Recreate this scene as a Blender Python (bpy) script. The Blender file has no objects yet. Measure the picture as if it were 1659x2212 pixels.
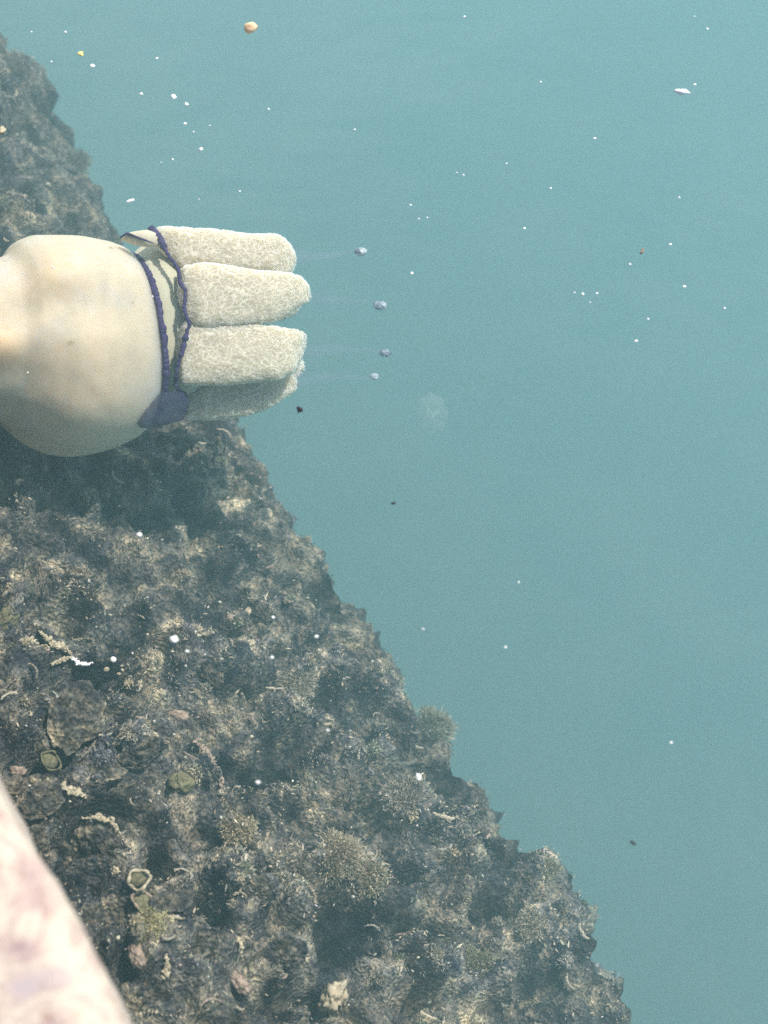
import bpy, math, random
import numpy as np
from mathutils import Vector, Matrix, noise
from mathutils.bvhtree import BVHTree

R = math.radians
sc = bpy.context.scene
rnd = random.Random(7)
rng = np.random.default_rng(11)

# ------------------------------------------------------------------ camera
PW, PH = 1659.0, 2212.0          # picture units used when measuring the photograph
FPX = 3617.0                     # focal length in those units
cam_d = bpy.data.cameras.new("camera")
cam = bpy.data.objects.new("camera", cam_d)
sc.collection.objects.link(cam)
CAMZ = 1.60
cam.location = (0, 0, CAMZ)
cam.rotation_euler = (R(30), 0, 0)
cam_d.sensor_fit = 'HORIZONTAL'
cam_d.sensor_width = 36.0
cam_d.lens = FPX / PW * 36.0
cam_d.clip_start = 0.02
cam_d.clip_end = 2000
cam_d.dof.use_dof = True
cam_d.dof.focus_distance = 2.32
cam_d.dof.aperture_fstop = 5.5
sc.camera = cam

# ------------------------------------------------------------------ sky and sun
SUN_EL, SUN_AZ = 62.0, 62.0     # azimuth measured from +Y towards +X
w = bpy.data.worlds.new("World")
sc.world = w
w.use_nodes = True
nt = w.node_tree
nt.nodes.clear()
sky = nt.nodes.new('ShaderNodeTexSky')
sky.sky_type = 'NISHITA'
sky.sun_disc = False
sky.sun_elevation = R(SUN_EL)
sky.sun_rotation = R(SUN_AZ)
bg = nt.nodes.new('ShaderNodeBackground')
bg.inputs['Strength'].default_value = 0.14
wo = nt.nodes.new('ShaderNodeOutputWorld')
# unseen cloud added low ahead so its reflection pales the top of the view
wtc = nt.nodes.new('ShaderNodeTexCoord')
wn = nt.nodes.new('ShaderNodeTexNoise'); wn.inputs['Scale'].default_value = 2.2; wn.inputs['Detail'].default_value = 5.0
wsep = nt.nodes.new('ShaderNodeSeparateXYZ')
nt.links.new(wtc.outputs['Generated'], wn.inputs['Vector']); nt.links.new(wtc.outputs['Generated'], wsep.inputs[0])
wz = nt.nodes.new('ShaderNodeMapRange'); wz.inputs[1].default_value = .93; wz.inputs[2].default_value = .66; wz.interpolation_type = 'SMOOTHSTEP'
nt.links.new(wsep.outputs['Z'], wz.inputs[0])
wy = nt.nodes.new('ShaderNodeMapRange'); wy.inputs[1].default_value = .1; wy.inputs[2].default_value = .5; wy.interpolation_type = 'SMOOTHSTEP'
nt.links.new(wsep.outputs['Y'], wy.inputs[0])
wr_ = nt.nodes.new('ShaderNodeMapRange'); wr_.inputs[1].default_value = .30; wr_.inputs[2].default_value = .62
nt.links.new(wn.outputs[0], wr_.inputs[0])
wm1 = nt.nodes.new('ShaderNodeMath'); wm1.operation = 'MULTIPLY'
wm2 = nt.nodes.new('ShaderNodeMath'); wm2.operation = 'MULTIPLY'
nt.links.new(wz.outputs[0], wm1.inputs[0]); nt.links.new(wy.outputs[0], wm1.inputs[1])
nt.links.new(wm1.outputs[0], wm2.inputs[0]); nt.links.new(wr_.outputs[0], wm2.inputs[1])
wmix = nt.nodes.new('ShaderNodeMixRGB'); wmix.inputs[2].default_value = (11.0, 11.6, 12.6, 1)
nt.links.new(wm2.outputs[0], wmix.inputs[0]); nt.links.new(sky.outputs[0], wmix.inputs[1])
nt.links.new(wmix.outputs[0], bg.inputs[0])
nt.links.new(bg.outputs[0], wo.inputs[0])

sd = bpy.data.lights.new("sun", 'SUN')
sd.energy = 4.6
sd.angle = R(0.5)
sd.color = (1.0, 0.94, 0.84)
sun = bpy.data.objects.new("sun", sd)
sc.collection.objects.link(sun)
sdir = Vector((math.sin(R(SUN_AZ)) * math.cos(R(SUN_EL)), math.cos(R(SUN_AZ)) * math.cos(R(SUN_EL)), math.sin(R(SUN_EL))))
sun.rotation_euler = sdir.to_track_quat('Z', 'Y').to_euler()
sun.location = sdir * 20

sc.view_settings.view_transform = 'Standard'
sc.view_settings.look = 'None'
sc.view_settings.exposure = 0.20
sc.view_settings.gamma = 1
sc.cycles.use_denoising = False
sc.cycles.max_bounces = 8
sc.cycles.volume_bounces = 2
sc.cycles.transparent_max_bounces = 24
sc.cycles.sample_clamp_indirect = 6.0

# ------------------------------------------------------------------ helpers
def lin(r, g, b):
    f = lambda c: (c / 255 / 12.92) if c / 255 <= .04045 else ((c / 255 + .055) / 1.055) ** 2.4
    return (f(r), f(g), f(b), 1)

def ray(px, py):
    d = Vector(((px - PW / 2) / FPX, -(py - PH / 2) / FPX, -1.0)).normalized()
    return cam.rotation_euler.to_matrix() @ d

def at(px, py, z):
    """the point of the horizontal plane z seen at a picture position"""
    d = ray(px, py)
    return Vector(cam.location) + d * ((z - CAMZ) / d.z)

def mat(name):
    m = bpy.data.materials.new(name)
    m.use_nodes = True
    m.node_tree.nodes.clear()
    return m, m.node_tree, m.node_tree.nodes, m.node_tree.links

def N(nt_, kind, **kw):
    n = nt_.nodes.new(kind)
    for k, v in kw.items():
        if k in n.inputs: n.inputs[k].default_value = v
        else: setattr(n, k, v)
    return n

def ramp(nt_, pts):
    n = nt_.nodes.new('ShaderNodeValToRGB')
    e = n.color_ramp.elements
    while len(e) < len(pts): e.new(0.5)
    for i, (p, c) in enumerate(pts):
        e[i].position = p; e[i].color = c
    return n

def link_mesh(name, verts, faces, material=None, parent=None, smooth=True, colors=None):
    me = bpy.data.meshes.new(name)
    V = np.asarray(verts, dtype=np.float32).reshape(-1, 3)
    if isinstance(faces, np.ndarray):
        k = faces.shape[1]
        me.vertices.add(len(V)); me.vertices.foreach_set('co', V.ravel())
        me.loops.add(faces.size); me.loops.foreach_set('vertex_index', faces.astype(np.int32).ravel())
        me.polygons.add(len(faces))
        me.polygons.foreach_set('loop_start', np.arange(0, faces.size, k, dtype=np.int32))
        me.polygons.foreach_set('loop_total', np.full(len(faces), k, dtype=np.int32))
        me.update(calc_edges=True)
    else:
        me.from_pydata(V.tolist(), [], faces)
        me.update()
    if smooth:
        me.polygons.foreach_set('use_smooth', np.ones(len(me.polygons), dtype=bool))
    if colors is not None:
        a = me.color_attributes.new('tint', 'FLOAT_COLOR', 'POINT')
        a.data.foreach_set('color', np.asarray(colors, dtype=np.float32).ravel())
    if material: me.materials.append(material)
    o = bpy.data.objects.new(name, me)
    sc.collection.objects.link(o)
    if parent: o.parent = parent
    return o

def tag(o, label=None, cat=None, group=None, kind=None):
    if label: o['label'] = label
    if cat: o['category'] = cat
    if group: o['group'] = group
    if kind: o['kind'] = kind
    return o

def empty(name, loc, label, cat, group=None, rot=None):
    o = bpy.data.objects.new(name, None)
    sc.collection.objects.link(o)
    o.empty_display_size = 0.02
    o.location = loc
    if rot is not None: o.rotation_euler = rot
    return tag(o, label, cat, group)

def grid_faces(nu, nv, wrap_v=False):
    """quads of a grid of nu rows and nv columns"""
    i = np.arange(nu - 1)[:, None]
    j = np.arange(nv if wrap_v else nv - 1)[None, :]
    j2 = (j + 1) % nv
    f = np.stack([i * nv + j, i * nv + j2, (i + 1) * nv + j2, (i + 1) * nv + j], axis=-1)
    return f.reshape(-1, 4)

def fbm(p, oct=4, seed=0.0):
    return noise.fractal(Vector((p[0] + seed, p[1] - seed * 1.7, p[2] + seed * .3)), 1.0, 2.0, oct, noise_basis='PERLIN_ORIGINAL')

def tube(path, radii, ns=8, cap=True):
    """rings round a polyline; returns verts, faces"""
    V, F = [], []
    n = len(path)
    path = [Vector(p) for p in path]
    up = Vector((0.13, 0.21, 0.97))
    for i, p in enumerate(path):
        t = (path[min(i + 1, n - 1)] - path[max(i - 1, 0)]).normalized()
        a = t.cross(up)
        if a.length < 1e-3: a = t.cross(Vector((1, 0, 0)))
        a.normalize(); b = t.cross(a).normalized()
        for k in range(ns):
            g = 2 * math.pi * k / ns
            V.append(p + (a * math.cos(g) + b * math.sin(g)) * radii[i])
    for i in range(n - 1):
        for k in range(ns):
            k2 = (k + 1) % ns
            F.append((i * ns + k, i * ns + k2, (i + 1) * ns + k2, (i + 1) * ns + k))
    if cap:
        F.append(tuple(range(ns - 1, -1, -1)))
        F.append(tuple((n - 1) * ns + k for k in range(ns)))
    return V, F

def blob_verts(rx, ry, rz, nu=14, nv=18, amp=.15, freq=2.0, seed=0.0):
    V = []
    for i in range(nu + 1):
        th = math.pi * i / nu
        for j in range(nv):
            ph = 2 * math.pi * j / nv
            d = Vector((math.sin(th) * math.cos(ph), math.sin(th) * math.sin(ph), math.cos(th)))
            k = 1 + amp * fbm(d * freq, 3, seed)
            V.append((d.x * rx * k, d.y * ry * k, d.z * rz * k))
    return V, grid_faces(nu + 1, nv, True)

# ------------------------------------------------------------------ materials
def m_stone():
    m, t, n, l = mat("pale pink stone")
    tc = N(t, 'ShaderNodeTexCoord')
    n1 = N(t, 'ShaderNodeTexNoise', Scale=14.0, Detail=8.0, Roughness=.62, Distortion=1.2)
    n2 = N(t, 'ShaderNodeTexNoise', Scale=60.0, Detail=6.0, Roughness=.7)
    l.new(tc.outputs['Object'], n1.inputs['Vector']); l.new(tc.outputs['Object'], n2.inputs['Vector'])
    r1 = ramp(t, [(.30, (.28, .20, .21, 1)), (.42, (.42, .32, .28, 1)), (.52, (.54, .47, .38, 1)), (.60, (.45, .36, .31, 1)), (.70, (.38, .33, .35, 1))])
    r2 = ramp(t, [(.30, (.62, .50, .44, 1)), (.46, (1, 1, 1, 1))])
    l.new(n1.outputs[0], r1.inputs[0]); l.new(n2.outputs[0], r2.inputs[0])
    mx = N(t, 'ShaderNodeMixRGB', blend_type='MULTIPLY'); mx.inputs[0].default_value = .8
    l.new(r1.outputs[0], mx.inputs[1]); l.new(r2.outputs[0], mx.inputs[2])
    b = N(t, 'ShaderNodeBsdfPrincipled', Roughness=.75)
    bp = N(t, 'ShaderNodeBump', Strength=.5, Distance=.007)
    l.new(n2.outputs[0], bp.inputs['Height']); l.new(bp.outputs[0], b.inputs['Normal'])
    l.new(mx.outputs[0], b.inputs['Base Color'])
    o = N(t, 'ShaderNodeOutputMaterial'); l.new(b.outputs[0], o.inputs[0])
    return m

def m_rock():
    m, t, n, l = mat("encrusted rock")
    tc = N(t, 'ShaderNodeTexCoord')
    n1 = N(t, 'ShaderNodeTexNoise', Scale=14.0, Detail=9.0, Roughness=.7, Distortion=.8)
    n2 = N(t, 'ShaderNodeTexNoise', Scale=120.0, Detail=5.0, Roughness=.75)
    n3 = N(t, 'ShaderNodeTexVoronoi', Scale=170.0)
    for x in (n1, n2, n3): l.new(tc.outputs['Object'], x.inputs['Vector'])
    r1 = ramp(t, [(.30, (.022, .028, .042, 1)), (.43, (.060, .064, .072, 1)), (.52, (.15, .145, .130, 1)), (.62, (.37, .33, .245, 1)), (.8, (.16, .155, .17, 1))])
    r2 = ramp(t, [(.32, (.25, .25, .25, 1)), (.5, (.9, .9, .9, 1)), (.68, (1.9, 1.8, 1.6, 1))])
    l.new(n1.outputs[0], r1.inputs[0]); l.new(n2.outputs[0], r2.inputs[0])
    mx = N(t, 'ShaderNodeMixRGB', blend_type='MULTIPLY'); mx.inputs[0].default_value = 1
    l.new(r1.outputs[0], mx.inputs[1]); l.new(r2.outputs[0], mx.inputs[2])
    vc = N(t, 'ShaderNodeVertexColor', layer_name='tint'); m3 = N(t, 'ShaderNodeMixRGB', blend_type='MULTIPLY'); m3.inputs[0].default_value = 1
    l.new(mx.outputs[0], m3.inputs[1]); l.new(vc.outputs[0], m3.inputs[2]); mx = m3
    b = N(t, 'ShaderNodeBsdfPrincipled', Roughness=.9); b.inputs['Specular IOR Level'].default_value = .1
    bp = N(t, 'ShaderNodeBump', Strength=1.0, Distance=.006)
    ad = N(t, 'ShaderNodeMath', operation='ADD')
    l.new(n2.outputs[0], ad.inputs[0]); l.new(n3.outputs['Distance'], ad.inputs[1])
    l.new(ad.outputs[0], bp.inputs['Height']); l.new(bp.outputs[0], b.inputs['Normal'])
    l.new(mx.outputs[0], b.inputs['Base Color'])
    o = N(t, 'ShaderNodeOutputMaterial'); l.new(b.outputs[0], o.inputs[0])
    return m

def m_tint(name, rough=.85, trans=.25, spec=.1, mult=None):
    """colour from the mesh's own tint attribute"""
    m, t, n, l = mat(name)
    a = N(t, 'ShaderNodeVertexColor', layer_name='tint')
    d = N(t, 'ShaderNodeBsdfPrincipled', Roughness=rough); d.inputs['Specular IOR Level'].default_value = spec
    tr = N(t, 'ShaderNodeBsdfTranslucent')
    mx = N(t, 'ShaderNodeMixShader'); mx.inputs[0].default_value = trans
    l.new(a.outputs[0], d.inputs['Base Color']); l.new(a.outputs[0], tr.inputs[0])
    l.new(d.outputs[0], mx.inputs[1]); l.new(tr.outputs[0], mx.inputs[2])
    o = N(t, 'ShaderNodeOutputMaterial'); l.new(mx.outputs[0], o.inputs[0])
    return m

def m_plain(name, c1, c2, scale=60, rough=.7, bump=.002, spec=.2, sss=0.0, clear=0.0, sss_scale=.01):
    m, t, n, l = mat(name)
    tc = N(t, 'ShaderNodeTexCoord')
    n1 = N(t, 'ShaderNodeTexNoise', Scale=scale, Detail=6.0, Roughness=.65)
    l.new(tc.outputs['Object'], n1.inputs['Vector'])
    r = ramp(t, [(.36, c1), (.64, c2)])
    l.new(n1.outputs[0], r.inputs[0])
    b = N(t, 'ShaderNodeBsdfPrincipled', Roughness=rough); b.inputs['Specular IOR Level'].default_value = spec
    l.new(r.outputs[0], b.inputs['Base Color'])
    if sss:
        b.inputs['Subsurface Weight'].default_value = sss
        b.inputs['Subsurface Radius'].default_value = (1.0, .8, .55)
        b.inputs['Subsurface Scale'].default_value = sss_scale
    bp = N(t, 'ShaderNodeBump', Strength=.7, Distance=bump)
    l.new(n1.outputs[0], bp.inputs['Height']); l.new(bp.outputs[0], b.inputs['Normal'])
    o = N(t, 'ShaderNodeOutputMaterial')
    if clear:
        tr = N(t, 'ShaderNodeBsdfTransparent')
        mx = N(t, 'ShaderNodeMixShader'); mx.inputs[0].default_value = clear
        l.new(b.outputs[0], mx.inputs[1]); l.new(tr.outputs[0], mx.inputs[2]); l.new(mx.outputs[0], o.inputs[0])
    else:
        l.new(b.outputs[0], o.inputs[0])
    return m

def m_bell():
    m, t, n, l = mat("milky jelly")
    a = N(t, 'ShaderNodeVertexColor', layer_name='tint')
    tc = N(t, 'ShaderNodeTexCoord')
    n1 = N(t, 'ShaderNodeTexNoise', Scale=16.0, Detail=4.0, Roughness=.55)
    l.new(tc.outputs['Object'], n1.inputs['Vector'])
    r = ramp(t, [(.3, (.86, .90, .90, 1)), (.7, (1, 1, 1, 1))])
    l.new(n1.outputs[0], r.inputs[0])
    mu = N(t, 'ShaderNodeMixRGB', blend_type='MULTIPLY'); mu.inputs[0].default_value = 1
    l.new(a.outputs[0], mu.inputs[1]); l.new(r.outputs[0], mu.inputs[2])
    b = N(t, 'ShaderNodeBsdfPrincipled', Roughness=.5)
    b.inputs['Specular IOR Level'].default_value = .08
    b.inputs['Subsurface Weight'].default_value = 1.0
    b.inputs['Subsurface Radius'].default_value = (1.0, .85, .6)
    b.inputs['Subsurface Scale'].default_value = .060
    l.new(mu.outputs[0], b.inputs['Base Color'])
    o = N(t, 'ShaderNodeOutputMaterial'); l.new(b.outputs[0], o.inputs[0])
    return m

def m_frill():
    m, t, n, l = mat("frilled arm skin")
    a = N(t, 'ShaderNodeVertexColor', layer_name='tint')
    b = N(t, 'ShaderNodeBsdfPrincipled', Roughness=.6)
    b.inputs['Specular IOR Level'].default_value = .06
    b.inputs['Subsurface Weight'].default_value = 1.0
    b.inputs['Subsurface Radius'].default_value = (1.0, .85, .6)
    b.inputs['Subsurface Scale'].default_value = .035
    l.new(a.outputs[0], b.inputs['Base Color'])
    o = N(t, 'ShaderNodeOutputMaterial'); l.new(b.outputs[0], o.inputs[0])
    return m

M_STONE, M_ROCK = m_stone(), m_rock()
M_ALGAE = m_tint("algae fronds", .8, .30)
M_SHELLBITS = m_tint("shell crumbs", .5, 0.0, .4)
M_BELL = m_bell()
M_ARM = m_plain("frilled arm flesh", (.48, .45, .34, 1), (.56, .52, .40, 1), 45, .6, .0008, .06, sss=.5, sss_scale=.006)
M_FRILL = m_frill()
M_MANU = m_plain("smooth jelly stalk", (.46, .46, .34, 1), (.54, .53, .40, 1), 18, .5, .0005, .08, sss=.6, sss_scale=.012)
M_PURPLE = m_plain("violet fringe", (.034, .026, .085, 1), (.065, .050, .125, 1), 90, .6, .001, .15)
M_FLAP = m_plain("violet jelly flap", (.030, .033, .070, 1), (.055, .060, .105, 1), 40, .6, .001, .05, clear=.36)
M_CLEAR = m_plain("clear filament jelly", (.26, .25, .42, 1), (.38, .38, .52, 1), 30, .5, .0005, .0, clear=.94)
M_TIP = m_plain("bluish club jelly", (.12, .16, .24, 1), (.62, .70, .74, 1), 60, .5, .001, .1, clear=.35)
M_GHOST = m_plain("glassy jelly", (.70, .70, .62, 1), (.95, .95, .85, 1), 60, .5, .001, .1, clear=.955)
M_CREAM = m_plain("cream shell", (.26, .225, .15, 1), (.60, .53, .37, 1), 140, .55, .002, .3)
M_WHITE = m_plain("white flake", (.86, .86, .84, 1), (.95, .95, .93, 1), 90, .35, .001, .5)
M_ORANGE = m_plain("peach flake", (.80, .48, .26, 1), (.92, .66, .42, 1), 90, .5, .001, .4)
M_YELLOW = m_plain("yellow flake", (.80, .68, .16, 1), (.88, .80, .30, 1), 90, .5, .001, .4)
M_DARKBIT = m_plain("dark drifting scrap", (.02, .015, .02, 1), (.05, .035, .035, 1), 90, .7, .001, .2)
M_MUSSEL = m_plain("mussel shell", (.020, .022, .035, 1), (.10, .09, .085, 1), 130, .5, .002, .35)
M_OLIVE = m_plain("olive sponge", (.10, .10, .055, 1), (.24, .22, .13, 1), 160, .9, .004, .1)
M_PINK = m_plain("pink crust", (.20, .155, .125, 1), (.42, .335, .26, 1), 120, .8, .003, .1)

# ------------------------------------------------------------------ water
def m_volume():
    m, t, n, l = mat("turbid green water")
    pv = N(t, 'ShaderNodeVolumePrincipled')
    pv.inputs['Color'].default_value = (.22, .42, .432, 1)
    pv.inputs['Absorption Color'].default_value = (.50, .72, .76, 1)
    pv.inputs['Density'].default_value = .43
    pv.inputs['Anisotropy'].default_value = 0.0
    o = N(t, 'ShaderNodeOutputMaterial'); l.new(pv.outputs[0], o.inputs['Volume'])
    return m

def m_surface():
    m, t, n, l = mat("water surface")
    tc = N(t, 'ShaderNodeTexCoord')
    mp = N(t, 'ShaderNodeMapping'); mp.inputs['Scale'].default_value = (1, 1.6, 1)
    n1 = N(t, 'ShaderNodeTexNoise', Scale=3.2, Detail=3.0, Roughness=.5)
    l.new(tc.outputs['Object'], mp.inputs[0]); l.new(mp.outputs[0], n1.inputs['Vector'])
    bp = N(t, 'ShaderNodeBump', Strength=1.0, Distance=.007)
    l.new(n1.outputs[0], bp.inputs['Height'])
    fr = N(t, 'ShaderNodeFresnel', IOR=1.33); l.new(bp.outputs[0], fr.inputs['Normal'])
    # seen from below the sheet must not mirror totally: light passes it the same way in both directions
    ge = N(t, 'ShaderNodeNewGeometry'); mr = N(t, 'ShaderNodeMapRange')
    mr.inputs[3].default_value = 1.33; mr.inputs[4].default_value = 1 / 1.33
    l.new(ge.outputs['Backfacing'], mr.inputs[0]); l.new(mr.outputs[0], fr.inputs['IOR'])
    g = N(t, 'ShaderNodeBsdfGlossy', Roughness=.06); l.new(bp.outputs[0], g.inputs['Normal'])
    tr = N(t, 'ShaderNodeBsdfTransparent')
    mx = N(t, 'ShaderNodeMixShader')
    l.new(fr.outputs[0], mx.inputs[0]); l.new(tr.outputs[0], mx.inputs[1]); l.new(g.outputs[0], mx.inputs[2])
    o = N(t, 'ShaderNodeOutputMaterial'); l.new(mx.outputs[0], o.inputs[0])
    return m

def box(name, x0, x1, y0, y1, z0, z1, m, parent=None):
    V = [(x, y, z) for z in (z0, z1) for y in (y0, y1) for x in (x0, x1)]
    F = [(0, 2, 3, 1), (4, 5, 7, 6), (0, 1, 5, 4), (2, 6, 7, 3), (0, 4, 6, 2), (1, 3, 7, 5)]
    return link_mesh(name, V, F, m, parent, smooth=False)

SEA = 5.0
S_ = 500
tag(link_mesh("water_surface", [(-S_, -S_, 0), (S_, -S_, 0), (S_, S_, 0), (-S_, S_, 0)], [(0, 1, 2, 3)], m_surface(), smooth=False), kind='structure')
tag(box("water", -60, 60, -60, 60, -SEA + .05, -.004, m_volume()), kind='structure')
tag(link_mesh("seabed", [(-S_, -S_, -SEA), (S_, -S_, -SEA), (S_, S_, -SEA), (-S_, S_, -SEA)], [(0, 1, 2, 3)], m_plain("silty sand", (.05, .07, .06, 1), (.10, .11, .09, 1), 2, .9, .01), smooth=False), kind='structure')

# ------------------------------------------------------------------ directions along and across the quay
U = Vector((-.517, .856, 0)).normalized()      # along the quay
T = Vector((U.y, -U.x, 0))                     # out over the water
def st(p): return p.x * U.x + p.y * U.y, p.x * T.x + p.y * T.y
def xyz(s, t, z): return Vector((U.x * s + T.x * t, U.y * s + T.y * t, z))

# ------------------------------------------------------------------ quay
QZ = 0.40
qroot = empty("stone_quay", xyz(1.0, 0, 0), "pale pinkish stone quay, sunlit and out of focus, in the near lower left corner", "quay")
q_t = [st(at(x, y, QZ))[1] for x, y in ((0, 1690), (60, 1790), (130, 1920), (200, 2050), (280, 2212))]
def quay():
    # coping with a worn rounded nose
    ss = np.concatenate([np.linspace(-6, .2, 14), np.linspace(.25, 2.2, 160), np.linspace(2.4, 12, 20)])
    prof = [(-4.0, QZ), (-1.2, QZ), (-.6, QZ)] + [(x, QZ) for x in np.linspace(-.5, -.06, 45)]
    r = .035
    for k in range(1, 9):
        a = math.pi / 2 * k / 8
        prof.append((-.02 - r + r * math.sin(a) + .0, QZ - r + r * math.cos(a)))
    prof += [(-.02, QZ - .08), (-.022, QZ - .14), (-.022, QZ - .22)]
    V = []
    tt = float(np.mean(q_t))
    for s in ss:
        for t_, z in prof:
            dn = .010 * fbm((s * 2.3, t_ * 2.3, z), 4) + .003 * fbm((s * 25, t_ * 25, z * 25), 3, 4)
            edge = tt + .000 + .003 * fbm((s * 1.5, 0, 5), 3) + .003 * fbm((s * 14, 0, z * 9), 3)
            f = 1 if t_ > -1 else 0
            V.append(xyz(s, t_ + .022 + edge * f + dn * (t_ > -.1), z + dn * (t_ <= -.03)) - qroot.location)
    link_mesh("coping", V, grid_faces(len(ss), len(prof)), M_STONE, qroot)
    ss = np.linspace(-6, 12, 200)
    zs = np.linspace(QZ - .2, -3.0, 50)
    V = []
    for s in ss:
        for z in zs:
            V.append(xyz(s, tt - .045 + .012 * fbm((s * 3, z * 3, 1), 4), z) - qroot.location)
    link_mesh("wall_face", V, grid_faces(len(ss), len(zs)), M_ROCK, qroot, True, np.ones((len(V), 4)))
quay()

# ------------------------------------------------------------------ underwater ledge
ZQ, ZE = -.36, -.86
outline = [(0, 60), (40, 100), (112, 190), (135, 290), (165, 330), (205, 360), (240, 455), (275, 520), (340, 620), (440, 780), (520, 900), (590, 985),
           (620, 1080), (690, 1160), (750, 1250), (800, 1320), (840, 1370), (880, 1450), (905, 1520), (950, 1570), (1000, 1640), (1072, 1690), (1085, 1775),
           (1130, 1810), (1200, 1835), (1240, 1900), (1280, 1985), (1290, 2060), (1345, 2120), (1390, 2212), (1450, 2320)]
EP = sorted(st(at(x, y, ZE)) for x, y in outline)
es = np.array([p[0] for p in EP]); et = np.array([p[1] for p in EP])
BASE_T = float(np.mean(et))
def edge_t(s):
    if s < es[0]: return BASE_T + .04 * fbm((s * 3, 0, 0), 3)
    if s > es[-1]:
        return et[-1] + .05 * fbm((s * 3, 0, 0), 3)
    return float(np.interp(s, es, et))
print("edge s range", es[0], es[-1], "t", et.min(), et.max())

# hollows and mounds where the photograph shows them: picture position, size, height
def on_slope(px, py):
    d = ray(px, py); c = Vector(cam.location)
    z = -.6
    for _ in range(40):
        p = c + d * ((z - CAMZ) / d.z)
        s, t = st(p)
        te = edge_t(s) - .045
        q = max(0, min(1, (t + .04) / (te + .04)))
        z = z * .4 + .6 * (ZQ + (ZE - ZQ) * q ** 1.15)
    return s, t
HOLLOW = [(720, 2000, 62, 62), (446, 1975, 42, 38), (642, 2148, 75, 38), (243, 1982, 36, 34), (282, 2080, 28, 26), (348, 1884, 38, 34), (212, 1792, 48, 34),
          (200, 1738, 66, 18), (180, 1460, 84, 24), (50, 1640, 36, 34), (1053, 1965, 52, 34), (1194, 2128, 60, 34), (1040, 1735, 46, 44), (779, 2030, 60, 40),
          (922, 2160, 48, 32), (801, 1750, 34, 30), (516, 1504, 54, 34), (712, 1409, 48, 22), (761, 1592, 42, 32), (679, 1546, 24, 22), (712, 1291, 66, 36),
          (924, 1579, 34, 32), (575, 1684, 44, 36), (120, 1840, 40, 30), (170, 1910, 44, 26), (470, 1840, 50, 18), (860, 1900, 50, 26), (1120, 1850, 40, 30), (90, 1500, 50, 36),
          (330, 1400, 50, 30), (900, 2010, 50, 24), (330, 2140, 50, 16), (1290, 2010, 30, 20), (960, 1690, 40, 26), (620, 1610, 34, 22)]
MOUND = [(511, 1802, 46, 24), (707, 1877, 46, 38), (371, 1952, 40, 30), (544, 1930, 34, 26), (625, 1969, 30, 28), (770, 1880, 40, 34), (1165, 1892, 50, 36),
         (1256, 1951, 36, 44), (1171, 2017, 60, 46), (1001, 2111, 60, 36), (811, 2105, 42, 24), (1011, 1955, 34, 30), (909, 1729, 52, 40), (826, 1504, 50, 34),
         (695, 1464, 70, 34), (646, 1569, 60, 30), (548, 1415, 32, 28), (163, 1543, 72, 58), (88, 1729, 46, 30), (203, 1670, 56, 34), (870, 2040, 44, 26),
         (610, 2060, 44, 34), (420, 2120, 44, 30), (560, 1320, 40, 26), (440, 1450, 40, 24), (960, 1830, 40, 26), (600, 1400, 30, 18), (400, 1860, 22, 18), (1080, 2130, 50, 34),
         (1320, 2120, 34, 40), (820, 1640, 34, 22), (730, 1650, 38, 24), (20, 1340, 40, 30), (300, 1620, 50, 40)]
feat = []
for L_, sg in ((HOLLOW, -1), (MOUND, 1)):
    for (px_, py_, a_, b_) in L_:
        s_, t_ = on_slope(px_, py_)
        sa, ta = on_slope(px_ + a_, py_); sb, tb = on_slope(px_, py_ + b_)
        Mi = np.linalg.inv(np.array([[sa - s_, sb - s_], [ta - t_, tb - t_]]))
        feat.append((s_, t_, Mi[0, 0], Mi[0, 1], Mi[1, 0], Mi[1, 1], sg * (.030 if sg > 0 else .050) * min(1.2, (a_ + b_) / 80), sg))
lump_cell = {}
S0, S1 = es[0] - .35, es[-1] + .5
for i in range(2600):
    s_, t_ = rnd.uniform(S0, S1), rnd.uniform(-.05, .95)
    r_ = rnd.choice((.010, .014, .018, .025, .03, .04, .05)) * rnd.uniform(.8, 1.2)
    h_ = r_ * rnd.uniform(.5, 1.0)
    for a in range(int((s_ - r_) / .08) - 1, int((s_ + r_) / .08) + 2):
        for b in range(int((t_ - r_) / .08) - 1, int((t_ + r_) / .08) + 2):
            lump_cell.setdefault((a, b), []).append((s_, t_, r_, h_))
def lumps(s, t):
    h = 0.0
    wx = s + .014 * noise.noise(Vector((s * 40, t * 40, 0))); wy = t + .014 * noise.noise(Vector((s * 40, t * 40, 9)))
    for (a, b, r_, h_) in lump_cell.get((int(wx / .08), int(wy / .08)), ()):
        d = ((wx - a) ** 2 + (wy - b) ** 2) / (r_ * r_)
        if d < 1: h = max(h, h_ * math.sqrt(1 - d))
    return h
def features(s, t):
    """height, growth density and painted shading added by the placed hollows and mounds"""
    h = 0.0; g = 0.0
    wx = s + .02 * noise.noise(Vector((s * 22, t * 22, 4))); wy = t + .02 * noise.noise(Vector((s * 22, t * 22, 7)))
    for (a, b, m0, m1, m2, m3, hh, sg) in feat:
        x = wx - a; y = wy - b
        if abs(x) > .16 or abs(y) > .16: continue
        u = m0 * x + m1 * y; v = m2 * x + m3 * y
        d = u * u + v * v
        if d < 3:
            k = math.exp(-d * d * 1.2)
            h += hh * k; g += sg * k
    return h, g

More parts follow.
